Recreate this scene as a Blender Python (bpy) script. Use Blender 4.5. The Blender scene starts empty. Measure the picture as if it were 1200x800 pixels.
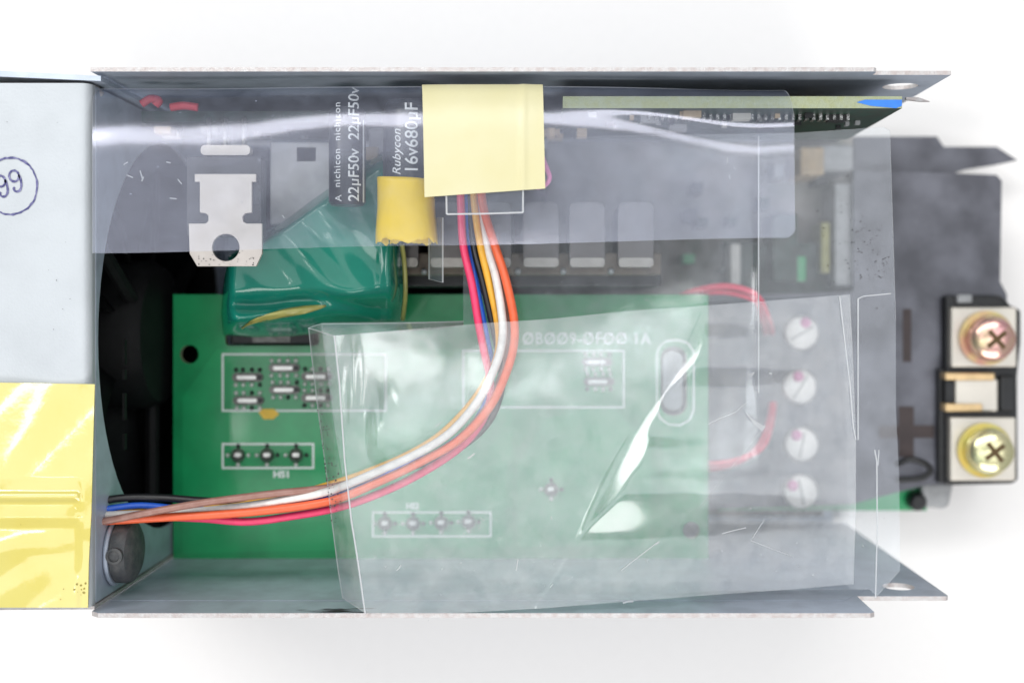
import bpy, bmesh, math, random
from mathutils import Vector, Matrix
from mathutils.geometry import tessellate_polygon
random.seed(7)
scene = bpy.context.scene
COL = scene.collection
# ------------------------------------------------------------------ camera
H = 14.0                     # camera height above the chassis rim (1 unit = 15 mm)
CX, CY = 0.40, 0.35          # foot of the camera on the rim plane (shifted lens)
cam_d = bpy.data.cameras.new("camera")
cam = bpy.data.objects.new("camera", cam_d); COL.objects.link(cam)
cam.location = (CX, CY, H)
cam_d.sensor_width = 36.0
cam_d.lens = 36.0 * H / 12.0
cam_d.shift_x = -CX / 12.0
cam_d.shift_y = -CY / 12.0
cam_d.clip_end = 400
cam_d.dof.use_dof = True
cam_d.dof.focus_distance = H + 0.25
cam_d.dof.aperture_fstop = 0.165
scene.camera = cam
# ------------------------------------------------------------------ light
world = bpy.data.worlds.new("World"); scene.world = world
world.use_nodes = True
bg = world.node_tree.nodes["Background"]
bg.inputs[0].default_value = (0.93, 0.96, 1.0, 1)
bg.inputs[1].default_value = 0.42
def area(name, loc, target, sx, sy, radiance, color=(1, 1, 1)):
    l = bpy.data.lights.new(name, 'AREA'); l.shape = 'RECTANGLE'
    l.size = sx; l.size_y = sy; l.color = color
    l.energy = radiance * math.pi * sx * sy
    o = bpy.data.objects.new(name, l); COL.objects.link(o)
    o.location = loc
    o.rotation_euler = (Vector(target) - Vector(loc)).to_track_quat('-Z', 'Y').to_euler()
    return o
# overhead panels; gap between them added as the camera's dark reflection in the films
for x0_, x1_, y0_, y1_ in ((-36, -16.5, -27, 31), (2.5, 46, -27, 31), (-16.4, 2.4, -27, -1.5), (-16.4, 2.4, 13, 31)):
    area("overhead_panel", ((x0_ + x1_) / 2, (y0_ + y1_) / 2, 56), ((x0_ + x1_) / 2, (y0_ + y1_) / 2, 0), x1_ - x0_, y1_ - y0_, 1.55, (0.95, 0.97, 1.0))
area("key_softbox", (-2, 36, 46), (0, 2.0, 0), 56, 13, 6.8, (1.0, 0.99, 0.97))
area("crease_glare_lamp", (-46, 36, 46), (1, -1, 0), 27, 27, 10.0, (1.0, 0.98, 0.96))  # added lamp, aimed so the film crease mirrors it as glare
area("front_fill", (4, -44, 36), (0, 0, -2), 44, 20, 7.0, (1.0, 0.96, 0.92))  # added fill that lifts the upper wall and the lower tabletop
area("glare_lamp", (-21.9, -6.6, 52), (-21.9, -6.6, 0), 8.5, 1.9, 10.0, (1.0, 0.99, 0.96))  # unseen lamp added for the white glare on the glossy tape
area("glare_lamp", (0.87, -3.2, 52), (0.87, -3.2, 0), 5.0, 3.6, 9.0, (1.0, 0.99, 0.96))  # unseen lamp added to mirror a white patch in the lower films
area("glare_lamp", (-8.3, -2.7, 52), (-8.3, -2.7, 0), 5.0, 4.0, 7.0, (1.0, 0.99, 0.96))  # unseen lamp added for the second white patch, nearer the left fold
scene.view_settings.view_transform = 'Standard'
scene.view_settings.look = 'None'
scene.view_settings.exposure = -0.19
scene.view_settings.gamma = 1.0
scene.cycles.use_denoising = True
scene.cycles.transparent_max_bounces = 40
scene.cycles.max_bounces = 10
scene.cycles.caustics_reflective = False
scene.cycles.caustics_refractive = False
scene.unit_settings.scale_length = 0.015

# ------------------------------------------------------------------ helpers
def W(px, py, z=0.0):
    """point of the place that lies at height z and is seen at photo pixel px, py"""
    r = (H - z) / H
    return Vector((CX + ((px - 600) / 100 - CX) * r, CY + (-(py - 400) / 100 - CY) * r, z))
ORI = {}
def origin(o): return ORI.get(o.name, Vector((0, 0, 0)))
def tag(o, label=None, cat=None, group=None, kind=None):
    if label: o["label"] = label
    if cat: o["category"] = cat
    if group: o["group"] = group
    if kind: o["kind"] = kind
    return o
def thing(name, loc, label, cat, group=None):
    o = bpy.data.objects.new(name, None); COL.objects.link(o)
    o.empty_display_size = 0.2
    o.location = loc; ORI[o.name] = Vector(loc)
    return tag(o, label, cat, group)
def obj(name, geo, mats, parent=None, smooth=False, bevel=0, seg=2, loc=None):
    V, F = geo[0], geo[1]
    MI = geo[2] if len(geo) > 2 else None
    o0 = origin(parent) if parent else Vector(loc) if loc is not None else None
    if o0 is None:
        n = len(V)
        o0 = Vector((sum(v[0] for v in V) / n, sum(v[1] for v in V) / n, min(v[2] for v in V)))
    me = bpy.data.meshes.new(name)
    me.from_pydata([Vector(v) - o0 for v in V], [], F)
    if not isinstance(mats, (list, tuple)): mats = [mats]
    for m in mats: me.materials.append(m)
    if MI:
        for p, i in zip(me.polygons, MI): p.material_index = i
    bm = bmesh.new(); bm.from_mesh(me)
    bmesh.ops.recalc_face_normals(bm, faces=bm.faces) if not (len(geo) > 3 and geo[3]) else None
    bm.to_mesh(me); bm.free()
    if smooth:
        for p in me.polygons: p.use_smooth = True
    o = bpy.data.objects.new(name, me); COL.objects.link(o)
    if parent: o.parent = parent
    else: o.location = o0
    ORI[o.name] = o0
    if bevel:
        b = o.modifiers.new("bevel", 'BEVEL'); b.width = bevel; b.segments = seg
        b.limit_method = 'ANGLE'; b.angle_limit = math.radians(40)
    if smooth == 'auto':
        me.set_sharp_from_angle(angle=math.radians(35))
    return o
def join(*gs):
    V, F, M = [], [], []
    for g in gs:
        n = len(V); V += list(g[0]); F += [tuple(i + n for i in f) for f in g[1]]
        M += list(g[2]) if len(g) > 2 and g[2] else [0] * len(g[1])
    return V, F, M
def slab(outer, holes, frame, t0, t1, side=0):
    """2-D outline with holes, extruded along the frame normal"""
    o, u, v, n = frame
    loops = [outer] + list(holes)
    flat = [p for l in loops for p in l]
    tri = tessellate_polygon([[Vector((p[0], p[1], 0)) for p in l] for l in loops])
    N = len(flat)
    V = [o + u * p[0] + v * p[1] + n * t0 for p in flat] + [o + u * p[0] + v * p[1] + n * t1 for p in flat]
    F, M = [], []
    for a, b, c in tri:
        F.append((a, b, c)); F.append((N + c, N + b, N + a)); M += [0, 0]
    k = 0
    for l in loops:
        m = len(l)
        for i in range(m):
            a, b = k + i, k + (i + 1) % m
            F.append((a, b, N + b, N + a)); M.append(side)
        k += m
    return V, F, M
XY = (Vector((0, 0, 0)), Vector((1, 0, 0)), Vector((0, 1, 0)), Vector((0, 0, 1)))
XZ = (Vector((0, 0, 0)), Vector((1, 0, 0)), Vector((0, 0, 1)), Vector((0, -1, 0)))
YZ = (Vector((0, 0, 0)), Vector((0, 1, 0)), Vector((0, 0, 1)), Vector((1, 0, 0)))
def flat(pts, z0, z1, holes=(), zr=None, side=0):
    """pixel outline read at height zr (default: the upper face), extruded in z"""
    zr = max(z0, z1) if zr is None else zr
    f = lambda l: [tuple(W(x, y, zr))[:2] for x, y in l]
    return slab(f(pts), [f(h) for h in holes], XY, z0, z1, side)
def rect(x0, y0, x1, y1): return [(x0, y0), (x1, y0), (x1, y1), (x0, y1)]
def rrect(x0, y0, x1, y1, r, n=5):
    P = []
    for cx, cy, a0 in ((x1 - r, y1 - r, 0), (x0 + r, y1 - r, 90), (x0 + r, y0 + r, 180), (x1 - r, y0 + r, 270)):
        for i in range(n + 1):
            a = math.radians(a0 + 90 * i / n); P.append((cx + r * math.cos(a), cy + r * math.sin(a)))
    return P
def circ(cx, cy, r, n=24, ry=None):
    return [(cx + r * math.cos(2 * math.pi * i / n), cy + (ry or r) * math.sin(2 * math.pi * i / n)) for i in range(n)]
def box(x0, x1, y0, y1, z0, z1):
    V = [(x, y, z) for z in (z0, z1) for y in (y0, y1) for x in (x0, x1)]
    return V, [(0, 2, 3, 1), (4, 5, 7, 6), (0, 1, 5, 4), (2, 6, 7, 3), (0, 4, 6, 2), (1, 3, 7, 5)]
def pbox(x0, y0, x1, y1, z0, z1):
    a, b = W(x0, y1, z1), W(x1, y0, z1)
    return box(a.x, b.x, a.y, b.y, z0, z1)
def lathe(prof, base, axis, n=32):
    """prof: (radius, height along axis)"""
    axis = Vector(axis).normalized(); base = Vector(base)
    u = axis.orthogonal().normalized(); w = axis.cross(u)
    V, F = [], []
    for r, h in prof:
        for i in range(n):
            a = 2 * math.pi * i / n
            V.append(base + axis * h + (u * math.cos(a) + w * math.sin(a)) * max(r, 1e-4))
    for k in range(len(prof) - 1):
        for i in range(n):
            F.append((k * n + i, k * n + (i + 1) % n, (k + 1) * n + (i + 1) % n, (k + 1) * n + i))
    F.append(tuple(range(n))[::-1]); F.append(tuple((len(prof) - 1) * n + i for i in range(n)))
    return V, F
def spline(P, n=8):
    P = [Vector(p) for p in P]; Q = []
    for i in range(len(P) - 1):
        a = P[i - 1] if i else P[0] * 2 - P[1]
        b, c = P[i], P[i + 1]
        d = P[i + 2] if i + 2 < len(P) else c * 2 - b
        for k in range(n):
            t = k / n
            Q.append(0.5 * ((2 * b) + (c - a) * t + (2 * a - 5 * b + 4 * c - d) * t * t + (3 * b - a - 3 * c + d) * t ** 3))
    return Q + [P[-1]]
def tube(P, r, n=12, sub=8, jit=0.0):
    Q = spline(P, sub) if sub > 1 else [Vector(p) for p in P]
    V, F = [], []
    u = None
    for i, q in enumerate(Q):
        t = (Q[min(i + 1, len(Q) - 1)] - Q[max(i - 1, 0)]).normalized()
        u = t.orthogonal().normalized() if u is None else (u - t * u.dot(t)).normalized()
        w = t.cross(u)
        rr = r * (1 + random.uniform(-jit, jit))
        for k in range(n):
            a = 2 * math.pi * k / n
            V.append(q + (u * math.cos(a) + w * math.sin(a)) * rr)
    m = len(Q)
    for i in range(m - 1):
        for k in range(n):
            F.append((i * n + k, i * n + (k + 1) % n, (i + 1) * n + (k + 1) % n, (i + 1) * n + k))
    F.append(tuple(range(n))[::-1]); F.append(tuple((m - 1) * n + k for k in range(n)))
    return V, F
def sheet(fn, nu, nv, t, rims="tblr", us=None, vs=None):
    """fn(u,v) -> upper point; a sheet of thickness t with its own rim faces (material 1)"""
    us = us or [i / nu for i in range(nu + 1)]; vs = vs or [i / nv for i in range(nv + 1)]
    nu, nv = len(us) - 1, len(vs) - 1
    G = [[Vector(fn(u, v)) for v in vs] for u in us]
    V, F, M = [], [], []
    ix = lambda i, j: i * (nv + 1) + j
    N = (nu + 1) * (nv + 1)
    T, B = [], []
    for i in range(nu + 1):
        for j in range(nv + 1):
            du = G[min(i + 1, nu)][j] - G[max(i - 1, 0)][j]
            dv = G[i][min(j + 1, nv)] - G[i][max(j - 1, 0)]
            n = du.cross(dv)
            n = n.normalized() if n.length > 1e-9 else Vector((0, 0, 1))
            if n.z < 0: n = -n
            T.append(G[i][j]); B.append(G[i][j] - n * t)
    V = T + B
    for i in range(nu):
        for j in range(nv):
            F.append((ix(i, j), ix(i + 1, j), ix(i + 1, j + 1), ix(i, j + 1))); M.append(0)
            F.append((N + ix(i, j), N + ix(i, j + 1), N + ix(i + 1, j + 1), N + ix(i + 1, j))); M.append(0)
    def rim(a, b):
        F.append((a, b, N + b, N + a)); M.append(1)
    for i in range(nu):
        if 't' in rims: rim(ix(i, 0), ix(i + 1, 0))
        if 'b' in rims: rim(ix(i, nv), ix(i + 1, nv))
    for j in range(nv):
        if 'l' in rims: rim(ix(0, j), ix(0, j + 1))
        if 'r' in rims: rim(ix(nu, j), ix(nu, j + 1))
    return V, F, M
def poly_at(P, t):
    """point at parameter t of a polyline, by arc length"""
    L = [0]
    for a, b in zip(P, P[1:]): L.append(L[-1] + math.hypot(b[0] - a[0], b[1] - a[1]))
    s = t * L[-1]
    for i in range(len(P) - 1):
        if s <= L[i + 1] or i == len(P) - 2:
            k = (s - L[i]) / max(L[i + 1] - L[i], 1e-9)
            return (P[i][0] + (P[i + 1][0] - P[i][0]) * k, P[i][1] + (P[i + 1][1] - P[i][1]) * k)
def coons(top, bot, left, right):
    def f(u, v):
        a, b, c, d = poly_at(top, u), poly_at(bot, u), poly_at(left, v), poly_at(right, v)
        q = []
        for k in (0, 1):
            q.append((1 - v) * a[k] + v * b[k] + (1 - u) * c[k] + u * d[k]
                     - ((1 - u) * (1 - v) * top[0][k] + u * (1 - v) * top[-1][k] + (1 - u) * v * bot[0][k] + u * v * bot[-1][k]))
        return q
    return f
def lerp(a, b, t): return a + (b - a) * t
def sstep(a, b, x):
    t = min(max((x - a) / (b - a), 0), 1); return t * t * (3 - 2 * t)
def text_geo(s, size, shear=0.0, bold=0.0, spacing=1.0):
    c = bpy.data.curves.new("lettering", 'FONT'); c.body = s; c.size = size
    c.shear = shear; c.offset = bold; c.space_character = spacing; c.resolution_u = 3
    c.align_x = 'LEFT'; c.align_y = 'BOTTOM_BASELINE'
    o = bpy.data.objects.new("lettering", c); COL.objects.link(o)
    dg = bpy.context.evaluated_depsgraph_get()
    me = bpy.data.meshes.new_from_object(o.evaluated_get(dg))
    V = [v.co.copy() for v in me.vertices]; F = [tuple(p.vertices) for p in me.polygons]
    bpy.data.objects.remove(o); bpy.data.curves.remove(c); bpy.data.meshes.remove(me)
    return V, F
def text_on(s, px, py, z, hpx, width=None, ang=0, **k):
    """flat lettering with its baseline starting at px, py on the plane z; hpx = capital height in pixels"""
    r = (H - z) / H
    V, F = text_geo(s, hpx / 100 * r / 0.70, **k)
    w = max(v.x for v in V) - min(v.x for v in V)
    sx = (width / 100 * r) / w if width else 1
    o = W(px, py, z); ca, sa = math.cos(ang), math.sin(ang)
    return [o + Vector((ca * v.x * sx - sa * v.y, sa * v.x * sx + ca * v.y, 0)) for v in V], F, None, True

# ------------------------------------------------------------------ materials
def mat(name, col=(0.5, 0.5, 0.5), rough=0.5, metal=0.0, coat=0.0, spec=0.5, noise=None, nscale=6.0, bump=0.0, bscale=20.0, var=0.15, rvar=0.0):
    m = bpy.data.materials.new(name); m.use_nodes = True
    nt = m.node_tree; b = nt.nodes["Principled BSDF"]
    b.inputs["Base Color"].default_value = (*col, 1)
    b.inputs["Roughness"].default_value = rough
    b.inputs["Metallic"].default_value = metal
    b.inputs["Coat Weight"].default_value = coat
    b.inputs["Specular IOR Level"].default_value = spec
    L = nt.links
    tc = nt.nodes.new("ShaderNodeTexCoord")
    n = nt.nodes.new("ShaderNodeTexNoise"); n.inputs["Scale"].default_value = nscale; n.inputs["Detail"].default_value = 8
    L.new(tc.outputs["Object"], n.inputs["Vector"])
    mx = nt.nodes.new("ShaderNodeMix"); mx.data_type = 'RGBA'
    c2 = noise if noise else tuple(c * (1 - var) for c in col)
    mx.inputs[6].default_value = (*col, 1); mx.inputs[7].default_value = (*c2, 1)
    ramp = nt.nodes.new("ShaderNodeMapRange")
    ramp.inputs[1].default_value = 0.38; ramp.inputs[2].default_value = 0.66
    L.new(n.outputs["Fac"], ramp.inputs[0]); L.new(ramp.outputs[0], mx.inputs[0])
    L.new(mx.outputs[2], b.inputs["Base Color"])
    if rvar:
        mr = nt.nodes.new("ShaderNodeMapRange"); mr.inputs[3].default_value = rough - rvar; mr.inputs[4].default_value = rough + rvar
        L.new(n.outputs["Fac"], mr.inputs[0]); L.new(mr.outputs[0], b.inputs["Roughness"])
    if bump:
        n2 = nt.nodes.new("ShaderNodeTexNoise"); n2.inputs["Scale"].default_value = bscale; n2.inputs["Detail"].default_value = 4
        L.new(tc.outputs["Object"], n2.inputs["Vector"])
        bp = nt.nodes.new("ShaderNodeBump"); bp.inputs["Strength"].default_value = bump; bp.inputs["Distance"].default_value = 0.05
        L.new(n2.outputs["Fac"], bp.inputs["Height"]); L.new(bp.outputs[0], b.inputs["Normal"])
    return m
def film_mat(name, tint=(0.97, 0.98, 0.985), rough=0.13, dust_haze=0.03, gain=1.2, wave=0.05, wscale=0.9, haze_col=(0.86, 0.9, 1.0), gloss=(0.95, 0.97, 1.0)):
    m = bpy.data.materials.new(name); m.use_nodes = True
    nt = m.node_tree; nt.nodes.clear(); L = nt.links; N = nt.nodes.new
    out = N("ShaderNodeOutputMaterial"); tr = N("ShaderNodeBsdfTransparent"); tr.inputs[0].default_value = (*tint, 1)
    df = N("ShaderNodeBsdfDiffuse"); df.inputs[0].default_value = (*haze_col, 1)
    gl = N("ShaderNodeBsdfGlossy"); gl.inputs["Roughness"].default_value = rough; gl.inputs[0].default_value = (*gloss, 1)
    geo = N("ShaderNodeNewGeometry"); tc = N("ShaderNodeTexCoord")
    dot = N("ShaderNodeVectorMath"); dot.operation = 'DOT_PRODUCT'
    L.new(geo.outputs["Normal"], dot.inputs[0]); L.new(geo.outputs["Incoming"], dot.inputs[1])
    ab = N("ShaderNodeMath"); ab.operation = 'ABSOLUTE'; L.new(dot.outputs["Value"], ab.inputs[0])
    one = N("ShaderNodeMath"); one.operation = 'SUBTRACT'; one.inputs[0].default_value = 1; L.new(ab.outputs[0], one.inputs[1])
    pw = N("ShaderNodeMath"); pw.operation = 'POWER'; pw.inputs[1].default_value = 5; L.new(one.outputs[0], pw.inputs[0])
    ma = N("ShaderNodeMath"); ma.operation = 'MULTIPLY_ADD'; ma.inputs[1].default_value = 0.96 - 0.04; ma.inputs[2].default_value = 0.04 * gain
    L.new(pw.outputs[0], ma.inputs[0])
    wv = N("ShaderNodeTexNoise"); wv.inputs["Scale"].default_value = wscale; wv.inputs["Detail"].default_value = 2
    L.new(tc.outputs["Object"], wv.inputs["Vector"])
    bp = N("ShaderNodeBump"); bp.inputs["Strength"].default_value = wave; bp.inputs["Distance"].default_value = 0.4
    L.new(wv.outputs["Fac"], bp.inputs["Height"]); L.new(bp.outputs[0], gl.inputs["Normal"])
    # dust and painted haze: faint scattering with smudges
    dn = N("ShaderNodeTexNoise"); dn.inputs["Scale"].default_value = 3.0; dn.inputs["Detail"].default_value = 9; dn.inputs["Roughness"].default_value = 0.7
    L.new(tc.outputs["Object"], dn.inputs["Vector"])
    dm = N("ShaderNodeMapRange"); dm.inputs[1].default_value = 0.35; dm.inputs[2].default_value = 0.75
    dm.inputs[3].default_value = dust_haze * 0.4; dm.inputs[4].default_value = dust_haze * 1.8
    L.new(dn.outputs["Fac"], dm.inputs[0])
    # white flecks
    fv = N("ShaderNodeTexNoise"); fv.inputs["Scale"].default_value = 26; fv.inputs["Detail"].default_value = 3
    L.new(tc.outputs["Object"], fv.inputs["Vector"])
    fm = N("ShaderNodeMapRange"); fm.inputs[1].default_value = 0.735; fm.inputs[2].default_value = 0.80; fm.inputs[4].default_value = 0.45
    L.new(fv.outputs["Fac"], fm.inputs[0])
    ad = N("ShaderNodeMath"); ad.operation = 'ADD'; L.new(dm.outputs[0], ad.inputs[0]); L.new(fm.outputs[0], ad.inputs[1])
    m1 = N("ShaderNodeMixShader"); L.new(ad.outputs[0], m1.inputs[0]); L.new(tr.outputs[0], m1.inputs[1]); L.new(df.outputs[0], m1.inputs[2])
    m2 = N("ShaderNodeMixShader"); L.new(ma.outputs[0], m2.inputs[0]); L.new(m1.outputs[0], m2.inputs[1]); L.new(gl.outputs[0], m2.inputs[2])
    L.new(m2.outputs[0], out.inputs[0])
    return m
def rim_mat(name, fac=0.65, col=(0.95, 0.97, 1.0)):
    m = bpy.data.materials.new(name); m.use_nodes = True
    nt = m.node_tree; nt.nodes.clear(); L = nt.links; N = nt.nodes.new
    out = N("ShaderNodeOutputMaterial"); tr = N("ShaderNodeBsdfTransparent")
    df = N("ShaderNodeBsdfDiffuse"); df.inputs[0].default_value = (*col, 1)
    tl = N("ShaderNodeBsdfTranslucent"); tl.inputs[0].default_value = (*col, 1)
    a = N("ShaderNodeMixShader"); a.inputs[0].default_value = 0.5; L.new(df.outputs[0], a.inputs[1]); L.new(tl.outputs[0], a.inputs[2])
    b = N("ShaderNodeMixShader"); b.inputs[0].default_value = fac; L.new(tr.outputs[0], b.inputs[1]); L.new(a.outputs[0], b.inputs[2])
    L.new(b.outputs[0], out.inputs[0]); return m
M = {}
M['table'] = mat("white_paper", (0.84, 0.83, 0.822), 0.8, var=0.01)
M['steel'] = mat("galvanized_steel", (0.52, 0.585, 0.69), 0.42, 0.35, nscale=3, var=0.18, bump=0.06, bscale=60, rvar=0.08)
M['rust'] = mat("sheared_edge", (0.56, 0.55, 0.55), 0.5, 0.4, noise=(0.47, 0.42, 0.41), nscale=11, bump=0.3, bscale=40)
M['cover'] = mat("zinc_cover", (0.50, 0.535, 0.565), 0.45, 0.1, nscale=1.6, var=0.07, bump=0.08, bscale=30)
M['black'] = mat("black_plastic", (0.012, 0.013, 0.015), 0.45, nscale=5, var=0.4)
M['fan'] = mat("fan_plastic", (0.008, 0.0085, 0.009), 0.6, spec=0.15, nscale=5, var=0.3)
M['rubber'] = mat("grey_rubber", (0.055, 0.06, 0.065), 0.6, noise=(0.10, 0.10, 0.10), nscale=9, bump=0.2)
M['pcb'] = mat("solder_mask", (0.008, 0.30, 0.100), 0.28, coat=0.3, nscale=2, var=0.25)
M['pcb2'] = mat("solder_mask_copper", (0.012, 0.35, 0.120), 0.28, coat=0.3, nscale=2, var=0.2)
M['pcbedge'] = mat("board_edge", (0.34, 0.38, 0.26), 0.7, noise=(0.33, 0.36, 0.20), nscale=12, bump=0.5, bscale=30)
M['pcbdark'] = mat("dark_board", (0.012, 0.045, 0.03), 0.5, noise=(0.02, 0.03, 0.02), nscale=8)
M['brown'] = mat("phenolic_board", (0.012, 0.011, 0.010), 0.6, noise=(0.02, 0.02, 0.018), nscale=4)
M['silk'] = mat("white_ink", (0.84, 0.88, 0.86), 0.6, var=0.08)
M['solder'] = mat("solder", (0.50, 0.50, 0.49), 0.25, 0.85, noise=(0.2, 0.2, 0.2), nscale=20, bump=0.2)
M['flux'] = mat("solder_grey", (0.11, 0.11, 0.10), 0.4, 0.4, noise=(0.20, 0.20, 0.19), nscale=16)
M['bead'] = mat("solder_bead", (0.75, 0.75, 0.72), 0.3, 0.4, var=0.1)
M['yellowpaint'] = mat("yellow_paint", (0.85, 0.55, 0.06), 0.5, var=0.1)
M['tin'] = mat("tinned_metal", (0.52, 0.48, 0.45), 0.45, 0.2, noise=(0.46, 0.42, 0.39), nscale=5, bump=0.05, bscale=60)
M['can'] = mat("nickel_can", (0.15, 0.14, 0.14), 0.38, 0.9, nscale=4, var=0.12)
M['paleback'] = mat('brown_grey_plate', (0.36, 0.33, 0.31), 0.6, noise=(0.19, 0.20, 0.17), nscale=2.2)
M['backing'] = mat('grey_backing', (0.40, 0.40, 0.41), 0.5, 0.2)
M['sleeve'] = mat('red_sleeve', (0.45, 0.02, 0.04), 0.5)
M['edge_glint'] = mat('can_glint', (0.36, 0.34, 0.32), 0.35, 0.8)
M['canbase'] = mat("tan_base", (0.16, 0.13, 0.10), 0.6, nscale=8, var=0.3)
M['capsleeve'] = mat("black_sleeve", (0.014, 0.016, 0.022), 0.35, coat=0.2, var=0.3)
M['capink'] = mat("silver_ink", (0.62, 0.64, 0.67), 0.5, var=0.08)
M['greentape'] = mat("green_tape", (0.005, 0.145, 0.105), 0.12, coat=0.15, noise=(0.010, 0.19, 0.135), nscale=1.3, bump=0.06, bscale=2.0)
M['tantape'] = mat("amber_tape", (0.30, 0.29, 0.08), 0.35, nscale=5, var=0.25)
M['yellowtape'] = mat("yellow_tape", (0.80, 0.56, 0.01), 0.4, noise=(0.76, 0.53, 0.015), nscale=3, bump=0.15, bscale=5)
M['papertape'] = mat("pale_yellow_tape", (0.63, 0.60, 0.38), 0.36, noise=(0.61, 0.57, 0.33), nscale=1.3, bump=0.10, bscale=4)
M['glosstape'] = mat("glossy_yellow_tape", (0.64, 0.57, 0.16), 0.09, coat=1.0, spec=0.9, noise=(0.63, 0.54, 0.12), nscale=1.1, bump=0.10, bscale=3)
M['tapedirt'] = mat("tape_dirt", (0.30, 0.24, 0.05), 0.6, var=0.4)
M['redpaint'] = mat("pink_paint", (0.72, 0.22, 0.45), 0.5)
M['screwhead'] = mat("nickel_screw", (0.80, 0.76, 0.72), 0.45, 0.2, nscale=8, var=0.12)
M['plate'] = mat("nickel_plate", (0.66, 0.62, 0.55), 0.34, 0.5, nscale=2, var=0.1)
M['pinkzinc'] = mat("pink_zinc", (0.74, 0.40, 0.40), 0.22, 0.8, noise=(0.70, 0.58, 0.34), nscale=3)
M['goldzinc'] = mat("gold_zinc", (0.80, 0.74, 0.45), 0.22, 0.8, noise=(0.62, 0.64, 0.36), nscale=3)
M['goldwash'] = mat("gold_washer", (0.58, 0.42, 0.10), 0.28, 0.8, noise=(0.5, 0.46, 0.16), nscale=3)
M['redwash'] = mat("copper_washer", (0.48, 0.25, 0.19), 0.28, 0.8, noise=(0.55, 0.48, 0.2), nscale=3)
M['brass'] = mat("brass", (0.72, 0.52, 0.28), 0.35, 0.6, var=0.2)
M['recess'] = mat("cross_recess", (0.10, 0.06, 0.02), 0.5, 0.5)
M['insul'] = mat("black_insulation", (0.058, 0.060, 0.076), 0.33, noise=(0.14, 0.145, 0.175), nscale=1.3, bump=0.12, bscale=4, rvar=0.06)
M['mark'] = mat("brown_mark", (0.04, 0.026, 0.026), 0.5, var=0.2)
M['greyplastic'] = mat("grey_part", (0.35, 0.36, 0.37), 0.5, var=0.2)
M['amber'] = mat("chip_tan", (0.50, 0.38, 0.24), 0.5, var=0.2)
M['white'] = mat("white_plastic", (0.70, 0.68, 0.64), 0.5)
M['blueink'] = mat("stamp_ink", (0.045, 0.045, 0.16), 0.6, noise=(0.20, 0.20, 0.36), nscale=18)
M['bluepaint'] = mat("blue_paint", (0.03, 0.20, 0.72), 0.5, var=0.15)
M['film'] = film_mat("clear_film")
M['filmA'] = film_mat("clear_film_upper", wave=0.03, dust_haze=0.025, gain=1.9, rough=0.15, gloss=(0.84, 0.85, 1.0), haze_col=(0.70, 0.78, 1.0))  # bluish reflected veil put into the gloss and haze colours
M['filmB'] = film_mat('clear_film_flap', gain=1.4, rough=0.12, dust_haze=0.06, haze_col=(0.95, 0.93, 0.92))
M['rim'] = rim_mat("film_edge")
M['scratch'] = rim_mat("film_scratch", 0.45)
def wire_mat(name, c, c2=None, coat=0.1):
    return mat(name, c, 0.42, noise=c2, nscale=9, var=0.12, bump=0.05, bscale=40, coat=coat)

# ------------------------------------------------------------------ setting
ZT = -6.10
tag(obj("tabletop", ([(-60, -60, ZT), (60, -60, ZT), (60, 60, ZT), (-60, 60, ZT)], [(0, 1, 2, 3)]), M['table'], loc=(0, 0, ZT)), kind='structure')

# ------------------------------------------------------------------ chassis
ch = thing("metal_chassis", (0, 0, ZT + 0.02), "open grey sheet metal chassis with rusty edges and a light zinc fan cover at left", "chassis")
YU, YL = 3.16, -3.18
hole = [(4.95 + 0.215 * math.cos(a), -0.93 + 0.215 * math.sin(a)) for a in [2 * math.pi * i / 24 for i in range(24)]]
xc = W(1055, 97, -0.93).x
hole = [(x - 4.95 + xc, z) for x, z in hole]
up = [(-4.94, 0), (4.24, 0), (4.28, -0.04), (4.28, -0.2), (5.215, -0.2), (5.215, -6), (-4.94, -6)]
obj("side_wall", slab(up, [hole], XZ, -YU - 0.05, -YU, 1), [M['steel'], M['rust']], ch)
xb = W(1053, 691, -1.36).x
hb = [(xb + 0.20 * math.cos(2 * math.pi * i / 24), -1.36 + 0.20 * math.sin(2 * math.pi * i / 24)) for i in range(24)]
lo = [(-4.96, -0.10), (-4.85, 0), (4.20, 0), (4.26, -0.05), (4.26, -0.83), (5.36, -0.83), (5.40, -0.87), (5.40, -6), (-4.96, -6)]
obj("side_wall", slab(lo, [hb], XZ, -YL, -YL + 0.055, 1), [M['steel'], M['rust']], ch)
# inner folded layer that doubles the lower wall near the rim
lo2 = [(-4.94, -0.60), (4.05, -0.60), (4.6, -1.4), (4.6, -5.9), (-4.94, -5.9)]
obj("wall_liner", slab(lo2, [], XZ, -YL - 0.006, -YL - 0.003, 0), [M['steel'], M['rust']], ch)
obj("end_wall", slab([(-6.85, 3.22), (-4.83, 3.115), (-4.83, 3.055), (-6.85, 3.145)], [], XY, -6, -0.03, 0), [M['steel'], M['rust']], ch)
obj("end_wall", slab([(-6.85, -3.135), (-4.93, -3.125), (-4.93, -3.16), (-6.85, -3.175)], [], XY, -6, -0.10, 0), [M['rust']], ch)
obj("floor_plate", box(-6.8, 5.2, -3.17, 3.15, -6.07, -6.01), M['steel'], ch)
# the cover: top plate bent down into the fan plate
def cov(u, v):
    y = lerp(3.03, -3.125, u)
    y2 = y
    s = v * 3.2
    if s < 1.78: return (-6.85 + s, y2, -0.02 + 0.008 * math.sin(y * 1.3))
    a = min((s - 1.78) / 0.17, 1) * math.pi / 2
    d = max(0, s - 1.95)
    return (-5.07 + 0.11 * math.sin(a), y2, -0.13 + 0.11 * math.cos(a) - d * 0.06 + 0.008 * math.sin(y * 1.3) * math.cos(a))
cvp = obj("cover_plate", sheet(cov, 40, 60, 0.05), [M['cover'], M['rust']], ch, smooth='auto')
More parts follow.
